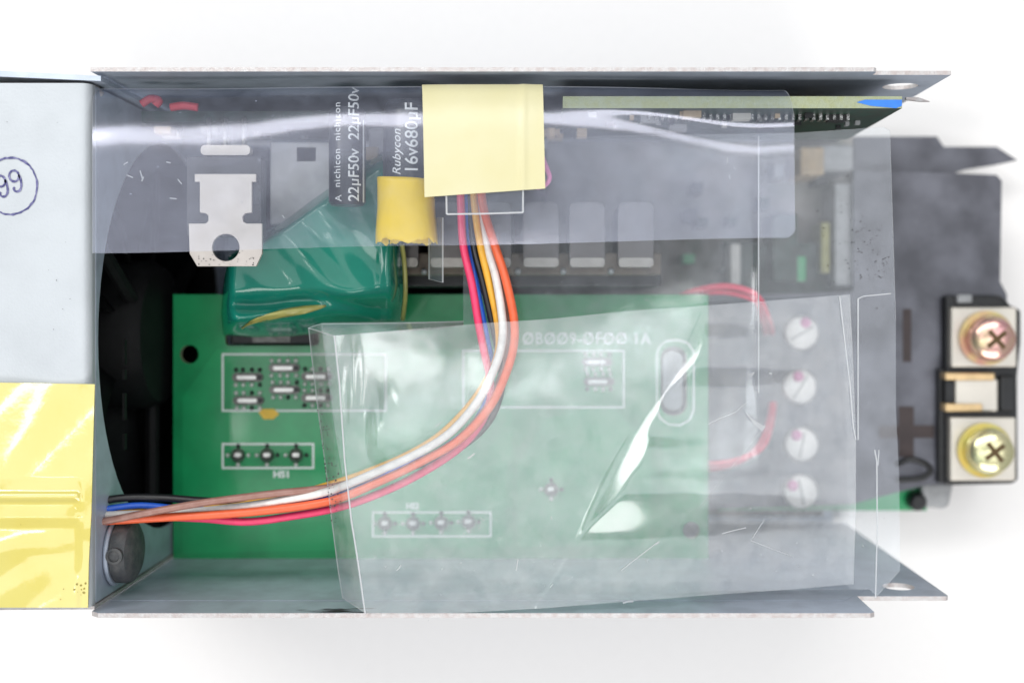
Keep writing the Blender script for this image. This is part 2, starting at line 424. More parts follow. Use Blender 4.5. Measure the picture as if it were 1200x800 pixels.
# fan plate with the round opening
zc, R = -2.98, 2.70
ring = [(0.02 + R * math.cos(a), zc + R * math.sin(a)) for a in [2 * math.pi * i / 72 for i in range(72)]]
obj("fan_plate", slab([(3.02, -0.215), (-3.11, -0.215), (-3.11, -6), (3.02, -6)], [ring], YZ, -4.995, -4.955, 0), [M['steel'], M['rust']], ch)
# stamp
rp = W(15, 218, 0)
V, F = [], []
n = 64
for i in range(n):
    a = 2 * math.pi * i / n
    jo, ji = random.uniform(-0.006, 0.006), random.uniform(-0.006, 0.006)
    V += [(rp.x - 0.03 + (0.325 + jo) * math.cos(a), rp.y + (0.345 + jo) * math.sin(a), -0.008), (rp.x - 0.03 + (0.303 + ji) * math.cos(a), rp.y + (0.322 + ji) * math.sin(a), -0.008)]
for i in range(n):
    k = (i + 1) % n; F.append((2 * i, 2 * k, 2 * k + 1, 2 * i + 1))
obj("stamp_ring", (V, F), M['blueink'], cvp)
def nine(cx, cy, s, ang):
    P = []
    for i in range(22):
        a = math.radians(-20 + 360 * i / 20)
        P.append((0.30 * math.cos(a), 0.42 + 0.34 * math.sin(a)))
    P += [(0.33, 0.30), (0.33, -0.05), (0.26, -0.36), (0.08, -0.55), (-0.14, -0.52), (-0.22, -0.34), (-0.12, -0.26)]
    ca, sa = math.cos(ang), math.sin(ang)
    return [Vector((cx + s * (ca * x - sa * y), cy + s * (sa * x + ca * y), -0.008)) for x, y in P]
def ribbon(P, w, z=None):
    V, F = [], []
    P = [Vector(p) for p in P]
    for i, p in enumerate(P):
        t = P[min(i + 1, len(P) - 1)] - P[max(i - 1, 0)]; t.z = 0; t.normalize()
        nrm = Vector((-t.y, t.x, 0)); ww = w * random.uniform(0.75, 1.2)
        V += [p + nrm * ww / 2, p - nrm * ww / 2]
    for i in range(len(P) - 1): F.append((2 * i, 2 * i + 1, 2 * i + 3, 2 * i + 2))
    return V, F
for cx, cy in ((18, 214), (2, 220)):
    p = W(cx, cy, 0)
    g = ribbon(spline(nine(p.x, p.y, 0.19, 0.25), 3), 0.026)
    obj("stamp_digit", g, M['blueink'], cvp)
# bent lip and tip at the far corner of the upper wall
obj("bent_tip", flat([(1062, 114), (1076, 114), (1090, 119), (1080, 119), (1062, 117)], -0.75, -0.70), M['rust'], ch)
obj("corner_weld", tube([W(106, 101, -0.30), W(113, 106, -0.34), W(118, 111, -0.40)], 0.05, 8), M['rust'], ch, smooth=True)

# ------------------------------------------------------------------ fan
fan = thing("cooling_fan", (-5.05, 0.02, -6.0), "black cooling fan behind the round opening at the left end of the chassis", "fan")
fan_out = [(-3.0, -5.95), (3.0, -5.95), (3.0, -0.3), (-3.0, -0.3)]
obj("fan_frame", slab(fan_out, [[(0.02 + (R + 0.04) * math.cos(a), zc + (R - 0.06) * math.sin(a)) for a in [2 * math.pi * i / 64 for i in range(64)]]], YZ, -6.6, -5.0, 0), M['fan'], fan)
obj("hub", lathe([(1.05, 0), (1.05, 1.1), (0.95, 1.25), (0.2, 1.28)], (-6.3, 0.02, zc), (1, 0, 0), 40), M['fan'], fan, smooth='auto')
def blade(k):
    a0 = 2 * math.pi * k / 7
    def f(u, v):
        r = lerp(1.0, 2.5, v); a = a0 + (u - 0.5) * 0.72 + 0.25 * v
        return (-5.85 + 0.7 * (u - 0.5) + 0.1, 0.02 + r * math.cos(a), zc + r * math.sin(a))
    return sheet(f, 6, 6, 0.05)
for k in range(7): obj("blade", blade(k), [M['fan'], M['fan']], fan, smooth=True)
for k in range(3):
    a = math.radians(60 + 120 * k)
    d = Vector((0, math.cos(a), math.sin(a)))
    c = Vector((-5.2, 0.02, zc))
    obj("strut", tube([c + d * 0.9, c + d * 2.75], 0.10, 8, 1), M['fan'], fan)
obj("back_guard", box(-6.72, -6.62, -3.0, 3.0, -5.95, -0.3), M['fan'], fan)
for py, sz in ((413, 0.16), (478, 0.17), (520, 0.1), (440, 0.06)):
    p = W(130 if py != 440 else 145, py, -1.0)
    obj("rib", box(-5.00, -4.97, p.y - sz, p.y + sz, -1.30, -1.22), M['fan'], fan)
# rubber stud in the lower corner of the fan plate
st = thing("mounting_stud", W(123, 650, -0.62), "dark grey rubber mounting stud in the lower left corner of the fan plate", "stud")
sb = Vector((-4.955, W(0, 649, -0.62).y, -0.80))
obj("flange", lathe([(0.30, 0), (0.40, 0.01), (0.42, 0.035), (0.40, 0.06), (0.3, 0.065)], sb, (1, 0, 0), 40), M['steel'], st, smooth='auto')
obj("knob", lathe([(0.36, 0.05), (0.385, 0.08), (0.385, 0.19), (0.36, 0.25), (0.29, 0.29), (0.12, 0.30)], sb, (1, 0, 0), 40), M['rubber'], st, smooth='auto')
obj("boss", lathe([(0.10, 0), (0.10, 0.05), (0.07, 0.055), (0.06, 0.03), (0.01, 0.03)], sb + Vector((0.15, 0.02, 0.37)), (0, 0, 1), 20), M['rubber'], st, smooth='auto')

# ------------------------------------------------------------------ main board (mid depth)
ZB = -3.07
mb = thing("circuit_board", W(510, 500, ZB - 0.1), "green circuit board lying flat in the chassis with white silkscreen lettering", "circuit board")
slot1 = rrect(264, 386, 374, 405, 5)
body = obj("board", flat(rect(203, 345, 830, 655), ZB - 0.1, ZB, [circ(222, 415, 11), circ(810, 621, 10), slot1, rrect(774, 406, 805, 487, 14)], side=1), [M['pcb'], M['pcbedge']], mb)
ZS = ZB + 0.004
obj("copper_area", flat([(214, 466), (254, 409), (600, 409), (600, 640), (214, 648)], ZB + 0.0015, ZB + 0.003,
    [rect(262, 416, 451, 480), rect(262, 521, 366, 547)]), M['pcb2'], mb)
obj("copper_area", flat([(606, 640), (606, 545), (640, 490), (690, 478), (720, 478), (745, 505), (762, 505), (762, 640)], ZB + 0.0015, ZB + 0.003), M['pcb2'], mb)
obj("copper_area", flat([(777, 505), (824, 505), (824, 596), (777, 596)], ZB + 0.0015, ZB + 0.003), M['pcb2'], mb)
def line_px(P, w, z):
    return ribbon([W(x, y, z) for x, y in P], w / 100 * (H - z) / H)
silk = []
def frame_px(x0, y0, x1, y1, w=2.2):
    for a in ((x0, y0, x1, y0), (x0, y1, x1, y1), (x0, y0, x0, y1), (x1, y0, x1, y1)):
        dx, dy = (w / 2, 0) if a[0] == a[2] else (0, w / 2)
        silk.append(flat(rect(min(a[0], a[2]) - dx - (0 if dx else w / 2), min(a[1], a[3]) - dy, max(a[0], a[2]) + dx + (0 if dx else w / 2), max(a[1], a[3]) + dy), ZS, ZS + 0.002 + (0.001 if dx else 0)))
frame_px(261, 415, 452, 481); frame_px(261, 520, 367, 548); frame_px(543, 411, 731, 477); frame_px(437, 600, 575, 628)
for P, w in (([(770, 415), (773, 405), (782, 399), (794, 398), (806, 402), (813, 412), (813, 480), (808, 492), (797, 498), (783, 497), (773, 489), (770, 478), (770, 415)], 2),):
    silk.append(line_px(P, w, ZS))
for g in silk: obj("silkscreen", g, M['silk'], mb)
obj("lettering", text_on("\u00d8B\u00d8\u00d89-\u00d8F\u00d8\u00d8 1A", 612, 403, ZS, 13.5, 150, bold=0.003, spacing=1.1), M['silk'], mb)
obj("lettering", text_on("HS1", 320, 559, ZS, 7.5, 18, bold=0.006), M['silk'], mb)
obj("lettering", text_on("HS2", 476, 596, ZS, 7, 15, bold=0.006), M['silk'], mb)
obj("trace", line_px([(733, 480), (760, 508), (764, 512)], 4, ZS), M['pcb'], mb)
obj("trace", line_px([(620, 500), (596, 545), (595, 645)], 4, ZS), M['pcb'], mb)
obj("paint_mark", flat([(303, 483), (308, 479), (321, 479), (327, 485), (320, 491), (309, 491)], ZS, ZS + 0.012), M['yellowpaint'], mb)
def dome(px, py, rpx, z, h=0.03, n=10):
    r = rpx / 100 * (H - z) / H
    return lathe([(r, 0), (r * 0.85, h * 0.55), (r * 0.45, h), (0.01, h * 1.05)], W(px, py, z), (0, 0, 1), n)
def solder_slot(cx, cy, hw=18, hh=5.2):
    o = obj("solder_joint", flat(rrect(cx - hw, cy - hh, cx + hw, cy + hh, hh, 6), ZS, ZS + 0.03), M['flux'], mb, bevel=0.012)
    obj("pin", flat(rrect(cx - hw + 5, cy - 2.0, cx + hw - 8, cy + 2.4, 2.0, 5), ZS + 0.031, ZS + 0.07), M['bead'], o, bevel=0.01)
    obj("pin_hole", flat(circ(cx + hw - 4, cy, 3.2, 12), ZS + 0.031, ZS + 0.036), M['black'], o)
    g, d = [], []
    for k in range(4):
        x = cx - hw + 4 + k * 9.3
        for sy in (-1, 1):
            (d if random.random() < 0.18 else g).append(dome(x + random.uniform(-.8, .8), cy + sy * (hh + 3.6), 2.7, ZS))
    obj("bead", join(*g), M['bead'], o, smooth=True)["kind"] = "stuff"
    if d: obj("bead", join(*d), M['black'], o, smooth=True)["kind"] = "stuff"
for c in ((290, 442), (291, 469), (333, 431), (333.5, 456.5), (371, 441), (371, 466), (700, 424), (702, 447)): solder_slot(*c)
def solder_pin(cx, cy, r=8.5):
    z = ZS
    o = obj("solder_joint", lathe([(r * 0.0121, 0), (r * 0.0115, 0.03), (r * 0.008, 0.09), (r * 0.0045, 0.12), (0.005, 0.13)], W(cx, cy, z), (0, 0, 1), 20), M['flux'], mb, smooth=True)
    obj("pin", flat(rrect(cx - 4.6, cy - 2.4, cx + 3.4, cy + 2.2, 2), z + 0.10, z + 0.16), M['bead'], o, bevel=0.012)
    g, d = [], []
    for k in range(4):
        a = k * math.pi / 2
        (d if (k == 0 and cx > 300) or (k == 3 and cx != 314) else g).append(dome(cx + (r + 3.6) * math.cos(a), cy + (r + 2.6) * math.sin(a), 2.6, z))
    obj("bead", join(*g), M['bead'], o, smooth=True)["kind"] = "stuff"
    if d: obj("bead", join(*d), M['black'], o, smooth=True)["kind"] = "stuff"
for c in ((279, 533), (313, 533), (347, 533), (451, 613), (484, 613), (517, 612), (549, 611), (646, 573)): solder_pin(*c)
obj("jumper_link", flat(rrect(777, 412, 800, 480, 10), ZB - 0.08, ZB - 0.02), M['greyplastic'], mb, bevel=0.02)
# stand-offs carry the board
for x, y in ((240, 640), (800, 640), (240, 360), (800, 360)):
    p = W(x, y, ZB - 0.1)
    obj("standoff", lathe([(0.12, 0), (0.12, -6.01 - p.z)], p, (0, 0, 1), 12), M['steel'], mb)

# ------------------------------------------------------------------ deep board under everything
pb = thing("power_board", (0, 0, -6.0), "dark circuit board at the bottom of the chassis, behind the green one", "circuit board")
obj("board", box(-4.6, 5.0, -3.05, 3.05, -5.95, -5.85), M['brown'], pb)
obj("pale_backing", pbox(640, 160, 1000, 348, -5.849, -5.72), M['paleback'], pb)  # plate added to lighten the dark depth behind the films
obj("component_row", pbox(850, 285, 1000, 345, -5.85, -5.2), M['pcbdark'], pb)
for c, n_, m_ in (((938, 172, 966, 205), "coil_end", 'amber'), ((962, 260, 973, 320), "spacer", 'tantape'), ((856, 285, 868, 335), "connector", 'white'),
                  ((905, 250, 935, 330), "backing_block", 'pcbdark'), ((978, 215, 1004, 335), "backing_block", 'greyplastic'), ((915, 300, 945, 330), "connector", 'pcb2'), ((950, 170, 1000, 200), "backing_block", 'greyplastic')):
    obj(n_, pbox(*c, -5.85, -4.6 - random.uniform(0, 0.4)), M[m_], pb, bevel=0.03)
for k in range(14):
    x = random.uniform(800, 985); y = random.uniform(170, 330)
    obj("chip", pbox(x, y, x + random.uniform(6, 16), y + random.uniform(6, 16), -5.85, -5.1), M[random.choice(['pcbdark', 'greyplastic', 'amber', 'black', 'pcb2'])], pb)
# metal cans in a row
ZC = -1.75
base = thing("can_holder", W(610, 325, -3.0), "dark bar running behind the green board under the row of silver cans", "mounting bar")
obj("bar", pbox(455, 296, 775, 322, -3.3, -1.95), M['canbase'], base, bevel=0.03)
obj("foot", pbox(455, 318, 775, 336, -5.85, -2.45), M['black'], base, bevel=0.03)
for x in (607, 660, 716, 497, 551):
    obj("rivet", dome(x, 318, 4, -2.0 + 0.06, 0.06, 12), M['greyplastic'], base, smooth=True)
def can_geo(x):
    a = W(x - 21, 312, ZC); b = W(x + 21, 237, ZC)
    # a rounded-top metal shell, lying with its foot towards the board
    P = rrect(x - 21, 237, x + 21, 311, 9, 5)
    return flat(P, ZC - 1.3, ZC)
place = {469: "silver metal can farthest left, beside the green taped coil", 525: "silver metal can behind the grey film strip and red wire",
         578: "silver metal can half hidden behind the orange wire", 634: "silver metal can just right of the wires below the pale tape",
         688: "second silver metal can from the right end of the row", 745: "silver metal can at the right end of the row"}
for i, (x, lb) in enumerate(place.items()):
    if i == 0:
        t0 = thing("metal_can", W(x, 300, ZC - 1.3), lb, "metal can", "silver metal cans in a row behind the film")
        c0 = obj("shell", can_geo(x), M['can'], t0, bevel=0.10, seg=4, smooth='auto')
        d0 = obj("edge_glint", flat(rrect(x - 20.5, 302, x + 20.5, 313, 4), ZC - 0.9, ZC + 0.02), M['edge_glint'], t0, bevel=0.02)  # bright strip paints the highlight along the can's rounded lower edge
        x0 = x
    else:
        t = t0.copy(); COL.objects.link(t); t.location = t0.location + (W(x, 300, ZC) - W(x0, 300, ZC)); t["label"] = lb
        for q in (c0, d0):
            k = q.copy(); COL.objects.link(k); k.parent = t

# ------------------------------------------------------------------ control board (upright along the upper wall)
cb = thing("control_board", (0, 2.85, -3.0), "upright circuit board along the upper wall, edge on, carrying capacitors and a transistor", "circuit board")
ZE = -0.30
yb0, yb1 = W(0, 127, ZE).y, W(0, 113, ZE).y
obj("board", slab([(0.60, ZE), (4.66, ZE), (4.66, -2.9), (0.60, -2.9)], [], XZ, -yb1, -yb0, 1), [M['pcbdark'], M['pcbedge']], cb)
obj("lower_board", slab([(-4.80, -1.35), (0.598, -1.35), (0.598, -2.9), (-4.80, -2.9)], [], XZ, -yb1, -yb0, 1), [M['pcbdark'], M['pcbdark']], cb)
obj("backing_block", pbox(316, 166, 402, 264, -2.2, -1.35), M['backing'], cb, bevel=0.03)  # grey plate added below to brighten the surround of the smaller capacitor
obj("backing_block", pbox(432, 150, 462, 205, -2.2, -1.45), M['backing'], cb, bevel=0.03)  # second added grey plate, pale ground between the capacitors
g = flat([(1004, 120), (1014, 117), (1057, 117), (1057, 124), (1050, 127), (1020, 124)], ZE + 0.002, ZE + 0.006)
obj("blue_mark", g, M['bluepaint'], cb)
# the small parts on its face
for k in range(64):
    x = random.uniform(520, 1030) if k < 46 else random.uniform(150, 480)
    z = random.uniform(-0.5, -1.6)
    w_, h_, d_ = random.choice(((0.05, 0.1, 0.05), (0.10, 0.05, 0.06), (0.22, 0.16, 0.08), (0.06, 0.06, 0.05)))
    p = W(x, 140, z)
    if p.x > 4.5: continue
    if p.x < 0.8: z -= 1.2
    obj("chip", box(p.x - w_ / 2, p.x + w_ / 2, yb0 - d_, yb0 - 0.001, z - h_ / 2, z + h_ / 2), M[random.choice(['black', 'amber', 'greyplastic', 'black', 'white'])], cb)
pins = []
for x in range(760, 1000, 8):
    p = W(x, 140, -0.8); pins.append(box(p.x - 0.018, p.x + 0.018, yb0 - 0.07, yb0 - 0.001, -0.88, -0.72))
obj("connector_pin", join(*pins), M['solder'], cb)["kind"] = "stuff"
for (x0, y0, x1, y1) in ((347, 172, 371, 190), (428, 172, 443, 188), (643, 150, 650, 160), (676, 150, 688, 160), (464, 134, 480, 141), (180, 148, 200, 156)):
    obj("chip_capacitor", pbox(x0, y0, x1, y1, -1.6, -1.35), M['amber'], cb, bevel=0.01)
# capacitors lie on their sides, standing off the board
def capacitor(name, cx, rpx, ytop, ybot, zc_, label):
    r = rpx / 100 * (H - zc_) / H
    b = W(cx, ybot, zc_); t = W(cx, ytop, zc_)
    L_ = t.y - b.y
    o = obj(name, lathe([(r * 0.86, 0), (r, 0.04), (r, L_ - 0.14), (r * 0.93, L_ - 0.10), (r, L_ - 0.06), (r * 0.9, L_)], b, (0, 1, 0), 48), M['capsleeve'], cb, smooth='auto')
    o["label"] = label
    return o, r, b
def wrap_text(parent, s, cx, base, r, axis_x, start_y, size, off, mat_, **k):
    """lettering that reads upwards, wrapped on a cylinder along +y; off = arc distance of the baseline from the crest"""
    V, F = text_geo(s, size, **k)
    Q = []
    for v in V:
        th = (off - v.y) / r
        Q.append(Vector((axis_x + (r + 0.012) * math.sin(th), start_y + v.x, base.z + (r + 0.012) * math.cos(th))))
    return obj("lettering", (Q, F, None, True), mat_, parent)
c1, r1, b1 = capacitor("capacitor", 407, 21.5, 128, 241, -0.62, "smaller black cylindrical capacitor with silver print, left of the yellow wrap")
wrap_text(c1, "22\u00b5F50v  22\u00b5F50v", 0, b1, r1, b1.x, b1.y + 0.03, 0.185, 0.175, M['capink'], bold=0.002)
wrap_text(c1, "A", 0, b1, r1, b1.x, b1.y + 0.03, 0.12, -0.03, M['capink'])
wrap_text(c1, "nichicon  nichicon", 0, b1, r1, b1.x, b1.y + 0.20, 0.12, -0.045, M['capink'], bold=0.0008, spacing=1.15)
obj("stripe", (lambda: sheet(lambda u, v: (b1.x + (r1 + .005) * math.sin(1.12 + .14 * v), b1.y + .03 + 1.0 * u, b1.z + (r1 + .005) * math.cos(1.12 + .14 * v)), 2, 2, .002))(), [M['capink'], M['capink']], c1)
c2, r2, b2 = capacitor("capacitor", 480, 31, 120, 236, -0.60, "larger black capacitor with silver print, its lower end wrapped in yellow tape")
wrap_text(c2, "Rubycon", 0, b2, r2, b2.x, b2.y + 0.28, 0.15, -0.07, M['capink'], shear=0.35, bold=0.0008, spacing=1.05)
wrap_text(c2, "16v680\u00b5F", 0, b2, r2, b2.x, b2.y + 0.30, 0.215, 0.13, M['capink'], bold=0.002)
def ytape(u, v):
    # flattened collar of tape round the capacitor end, ragged lower hem
    a = (u - 0.5) * 2 * math.pi
    ca, sa = math.cos(a), math.sin(a)
    w = 0.345 + 0.03 * sstep(0.4, 1, v)
    x = w * (abs(sa) ** 0.8) * (1 if sa > 0 else -1)
    z = 0.31 * (abs(ca) ** 0.75) * (1 if ca > 0 else -1) + 0.012 * math.sin(7 * v + 3 * sa)
    y0_, y1_ = W(0, 209 + 2 * sa, -0.4).y, W(0, 282.5 + 2.2 * math.sin(5 * a + 1) + 1.3 * math.sin(13 * a) + 0.8 * math.sin(29 * a), -0.4).y
    p = W(474, 240, -0.4)
    return (p.x + x + 0.01 * v, lerp(y0_, y1_, v), -0.55 + z)
V_, F_, M_ = [], [], []
nu, nv = 72, 16
for i in range(nu):
    for j in range(nv + 1): V_.append(ytape(i / nu, j / nv))
for i in range(nu):
    for j in range(nv):
        k = (i + 1) % nu
        F_.append((i * (nv + 1) + j, k * (nv + 1) + j, k * (nv + 1) + j + 1, i * (nv + 1) + j + 1))
wrap = obj("tape_wrap", (V_, F_), M['yellowtape'], c2, smooth=True)
sm = wrap.modifiers.new("thickness", 'SOLIDIFY'); sm.thickness = 0.012
wrap["label"] = "bright yellow tape wrapped round the end of the larger capacitor"
obj("tape_end", lathe([(0.29, 0), (0.29, 0.02)], (b2.x, W(0, 276, -0.5).y, -0.56), (0, 1, 0), 32), M['yellowtape'], c2)
# power transistor lying flat
tr_body = obj("transistor", flat(rrect(219, 184, 306, 277, 2), -0.62, -0.36), M['black'], cb, bevel=0.02)
tr_body["label"] = "flat black power transistor with a pale metal tab and a round hole"
tabP = [(228, 204), (300, 204), (300, 213), (295, 213), (295, 249), (287, 250), (284, 254), (285, 260), (289, 262), (307, 262), (307, 297), (300, 312), (231, 312), (222, 297), (221, 262),
        (241, 262), (244, 259), (244, 253), (241, 250), (234, 249), (234, 213), (228, 213)]
obj("metal_tab", flat(tabP, -0.355, -0.30, [circ(264.5, 290, 16, 32)]), M['tin'], tr_body, bevel=0.006)
for x in (245, 264, 286):
    obj("lead", tube([W(x, 186, -0.5), W(x, 160, -0.5), W(x, 140, -0.9)], 0.03, 8), M['flux'], tr_body, smooth=True)
obj("solder_bridge", flat(rrect(235, 170, 293, 182, 5), -0.56, -0.42), M['tin'], tr_body, bevel=0.03)
# pinkish sleeves near the top left
for P in ([(166, 122), (176, 116), (186, 118), (182, 124)], [(200, 126), (215, 124), (232, 126)]):
    obj("sleeve", tube([W(x, y, -0.5) for x, y in P], 0.05, 10), M['sleeve'], cb, smooth=True)

# ------------------------------------------------------------------ green taped coil
gc = thing("taped_coil", W(365, 330, -3.0), "bulky coil wrapped in glossy green tape left of the wires", "coil")
top_ = [(264, 318), (268, 300), (290, 283), (330, 258), (400, 205), (440, 178), (474, 160)]
bot_ = [(262, 393), (300, 395), (340, 394), (368, 391), (400, 384), (440, 379), (472, 376)]
lef_ = [(264, 318), (261, 340), (259, 368), (262, 393)]
rig_ = [(474, 160), (475, 230), (473, 310), (472, 376)]
cg = coons(top_, bot_, lef_, rig_)
def coil(u, v):
    x, y = cg(u, v)
    e = min(u / 0.10, 1) if u < 0.5 else min((1 - u) / 0.07, 1)
    f = min((1 - v) / 0.22, 1); f2 = min(v / 0.12, 1)
    zz = -0.85 - 0.9 * (1 - e) ** 2 - 1.25 * (1 - f) ** 1.7 - 0.8 * (1 - f2) ** 2
    zz += 0.07 * math.sin(x * 0.03 + y * 0.02) * e + 0.02 * math.sin(x * 0.09 - y * 0.08)
    zz -= 0.20 * math.exp(-((y - 352 + (x - 350) * 0.10 * math.sin(x / 40)) / 9) ** 2) * e
    zz += 0.05 * math.exp(-(((x - 375) / 35) ** 2 + ((y - 300) / 50) ** 2))
    zz += 0.05 * math.sin(x * 0.35) * sstep(435, 470, x)
    return W(x, y, zz)
obj("tape_skin", sheet(coil, 90, 60, 0.03), [M['greentape'], M['greentape']], gc, smooth=True)
pts = [cg(i / 20, 0) for i in range(21)] + [cg(1, i / 14) for i in range(1, 15)] + [cg(1 - i / 20, 1) for i in range(1, 21)] + [cg(0, 1 - i / 10) for i in range(1, 10)]
cx_, cy_ = 370, 310
obj("winding", flat([(cx_ + (x - cx_) * 0.93, cy_ + (y - cy_) * 0.93) for x, y in pts], -3.0, -2.7, zr=-2.7), M['greentape'], gc)
obj("tape_band", tube([W(471, 286, -1.0), W(474, 310, -1.2), W(475, 345, -1.4), W(472, 374, -1.8)], 0.03, 8), M['tantape'], gc, smooth=True)
def band(u, v):
    x = lerp(283, 382, u); k = math.sin(math.pi * u) ** 0.8
    y0_ = lerp(384, 358, u ** 0.8) - 7 * k; y1_ = y0_ + 1 + 13 * k * (0.4 + 0.6 * u)
    y = lerp(y0_, y1_, v)
    # read the skin below
    best = min(((abs(cg(a / 60, b / 60)[0] - x) + abs(cg(a / 60, b / 60)[1] - y), a, b) for a in range(0, 46, 1) for b in range(36, 61, 1)))
    p = Vector(coil(best[1] / 60, best[2] / 60)); q_ = W(x, y, p.z + 0.03); return q_
obj("amber_patch", sheet(band, 20, 5, 0.01), [M['tantape'], M['tantape']], gc, smooth=True)
obj("core", pbox(270, 388, 368, 403, -3.6, -2.95), M['black'], gc, bevel=0.03)
obj("core_face", pbox(296, 392, 340, 401, -2.95, -2.92), M['flux'], gc)

# ------------------------------------------------------------------ terminal end
ZI = -4.70
isl = thing("insulation_sheet", W(1000, 400, ZI - 0.05), "matte black insulation sheet at the right end, lying under the terminal screws", "sheet")
obj("main_sheet", flat([(832, 346), (1000, 342), (1000, 200), (1112, 203), (1168, 205), (1174, 212), (1172, 330), (1180, 345), (1180, 566), (1085, 568), (1000, 590), (832, 596)], ZI - 0.05, ZI), M['insul'], isl)
obj("flap", flat([(1000, 160), (1098, 160), (1106, 172), (1168, 172), (1193, 188), (1164, 194), (1130, 199), (1112, 206), (1000, 206)], ZI - 0.75, ZI - 0.70), M['insul'], isl)  # lower chassis tab, its shade put into the dark sheet colour
mk = [flat(rect(1058, 362, 1068, 424), ZI + 0.002, ZI + 0.006), flat(rect(1053, 476, 1071, 535), ZI + 0.002, ZI + 0.006), flat(rect(1071, 498, 1095, 513), ZI + 0.002, ZI + 0.006), flat(rect(1030, 499, 1053, 513), ZI + 0.002, ZI + 0.006)]
obj("polarity_mark", mk[0], M['mark'], isl)
obj("polarity_mark", flat([(1053, 476), (1071, 476), (1071, 498), (1095, 498), (1095, 513), (1071, 513), (1071, 535), (1053, 535), (1053, 513), (1030, 513), (1030, 499), (1053, 499)], ZI + 0.002, ZI + 0.006), M['mark'], isl)
# column of four white screws
sl = ["topmost white screw head of the column of four, pink mark at its upper edge", "second white screw head from the top of the column under the film",
      "third white screw head from the top, slot cut diagonally", "lowest white screw head of the column, nearest the lower wall"]
for i, y in enumerate((390, 453, 520, 575)):
    if i == 0:
        s0 = thing("round_screw", W(938, y, ZI), sl[0], "screw", "white screws in a column at the right end")
        z = ZI
        h0 = obj("head", lathe([(0.265, 0), (0.27, 0.05), (0.24, 0.11), (0.14, 0.14), (0.01, 0.145)], W(938, y, z), (0, 0, 1), 32), M['screwhead'], s0, smooth='auto')
        k0 = obj("paint_dot", lathe([(0.09, 0.10), (0.08, 0.15), (0.01, 0.155)], W(942, y - 12, z), (0, 0, 1), 14), M['redpaint'], s0, smooth=True)
        g0 = obj("slot", slab([(-0.2, -0.012), (0.2, -0.012), (0.2, 0.012), (-0.2, 0.012)], [], (W(938, y, z), Vector((0.86, 0.5, 0)), Vector((-0.5, 0.86, 0)), Vector((0, 0, 1))), 0.10, 0.1465), M['flux'], s0)
    else:
        s = s0.copy(); COL.objects.link(s); s["label"] = sl[i]
        s.location = s0.location + (W(936 + (0, 0, 2, 1)[i], y, ZI) - W(938, 390, ZI))
        s.rotation_euler = (0, 0, (0, 0.5, 0.85, 1.25)[i])
        for q in (h0, k0, g0):
            c = q.copy(); COL.objects.link(c); c.parent = s
# terminal board in green with its grey block
tb = thing("terminal_board", W(1000, 580, -5.6), "strip of green board with a grey block peeping out below the black sheet", "circuit board")
obj("board", flat(rect(842, 352, 1086, 598), -5.3, -5.18), M['pcb2'], tb)
obj("grey_block", flat([(1080, 566), (1118, 566), (1113, 592), (1106, 596), (1082, 594)], -5.9, -4.95), M['greyplastic'], tb, bevel=0.05)
obj("black_post", lathe([(0.14, -0.7), (0.14, 0), (0.10, 0.05)], W(1076, 588, -4.95), (0, 0, 1), 20), M['black'], tb, smooth='auto')
obj("foot", pbox(850, 360, 1040, 590, -6.0, -5.3), M['black'], tb)
# loose loop of black insulation
tag(obj("cable_loop", tube([W(1050, 544, -4.5), W(1066, 538, -4.4), (W(1084, 543, -4.4)), W(1090, 552, -4.5), W(1078, 560, -4.5), W(1050, 562, -4.5)], 0.05, 10), M['black'], smooth=True),
    "short black cable loop between the film and the gold terminal screw", "cable")
# terminal block
ZK = -4.35
bk = thing("terminal_block", W(1150, 470, -6.08), "black terminal block with two nickel plates and cross head screws at the right edge", "terminal block")
obj("block_body", flat([(1108, 346), (1175, 346), (1186, 358), (1197, 362), (1197, 400), (1193, 440), (1194, 560), (1190, 567), (1108, 569)], ZT + 0.02, ZK - 0.14), M['black'], bk, bevel=0.06)
obj("rib", pbox(1100, 432, 1112, 566, -5.0, ZK - 0.2), M['black'], bk, bevel=0.02)
obj("rib", pbox(1122, 345, 1140, 355, -5.0, ZK - 0.05), M['greyplastic'], bk, bevel=0.03)
obj("rib", pbox(1172, 440, 1192, 482, -5.0, ZK - 0.03), M['black'], bk, bevel=0.05)
obj("clip", pbox(1120, 444, 1170, 482, -5.0, ZK - 0.02), M['plate'], bk, bevel=0.03)
obj("clip_edge", pbox(1108, 437, 1166, 445, -5.0, ZK + 0.03), M['brass'], bk, bevel=0.02)
obj("clip_edge", pbox(1108, 473, 1152, 482, -5.0, ZK + 0.03), M['brass'], bk, bevel=0.02)
obj("clip_gap", pbox(1108, 446, 1120, 472, -5.0, ZK - 0.08), M['black'], bk)
pl1 = obj("terminal_plate", pbox(1115, 360, 1192, 430, -4.6, ZK), M['plate'], bk, bevel=0.03)
pl2 = obj("terminal_plate", pbox(1114, 489, 1191, 563, -4.6, ZK), M['plate'], bk, bevel=0.03)
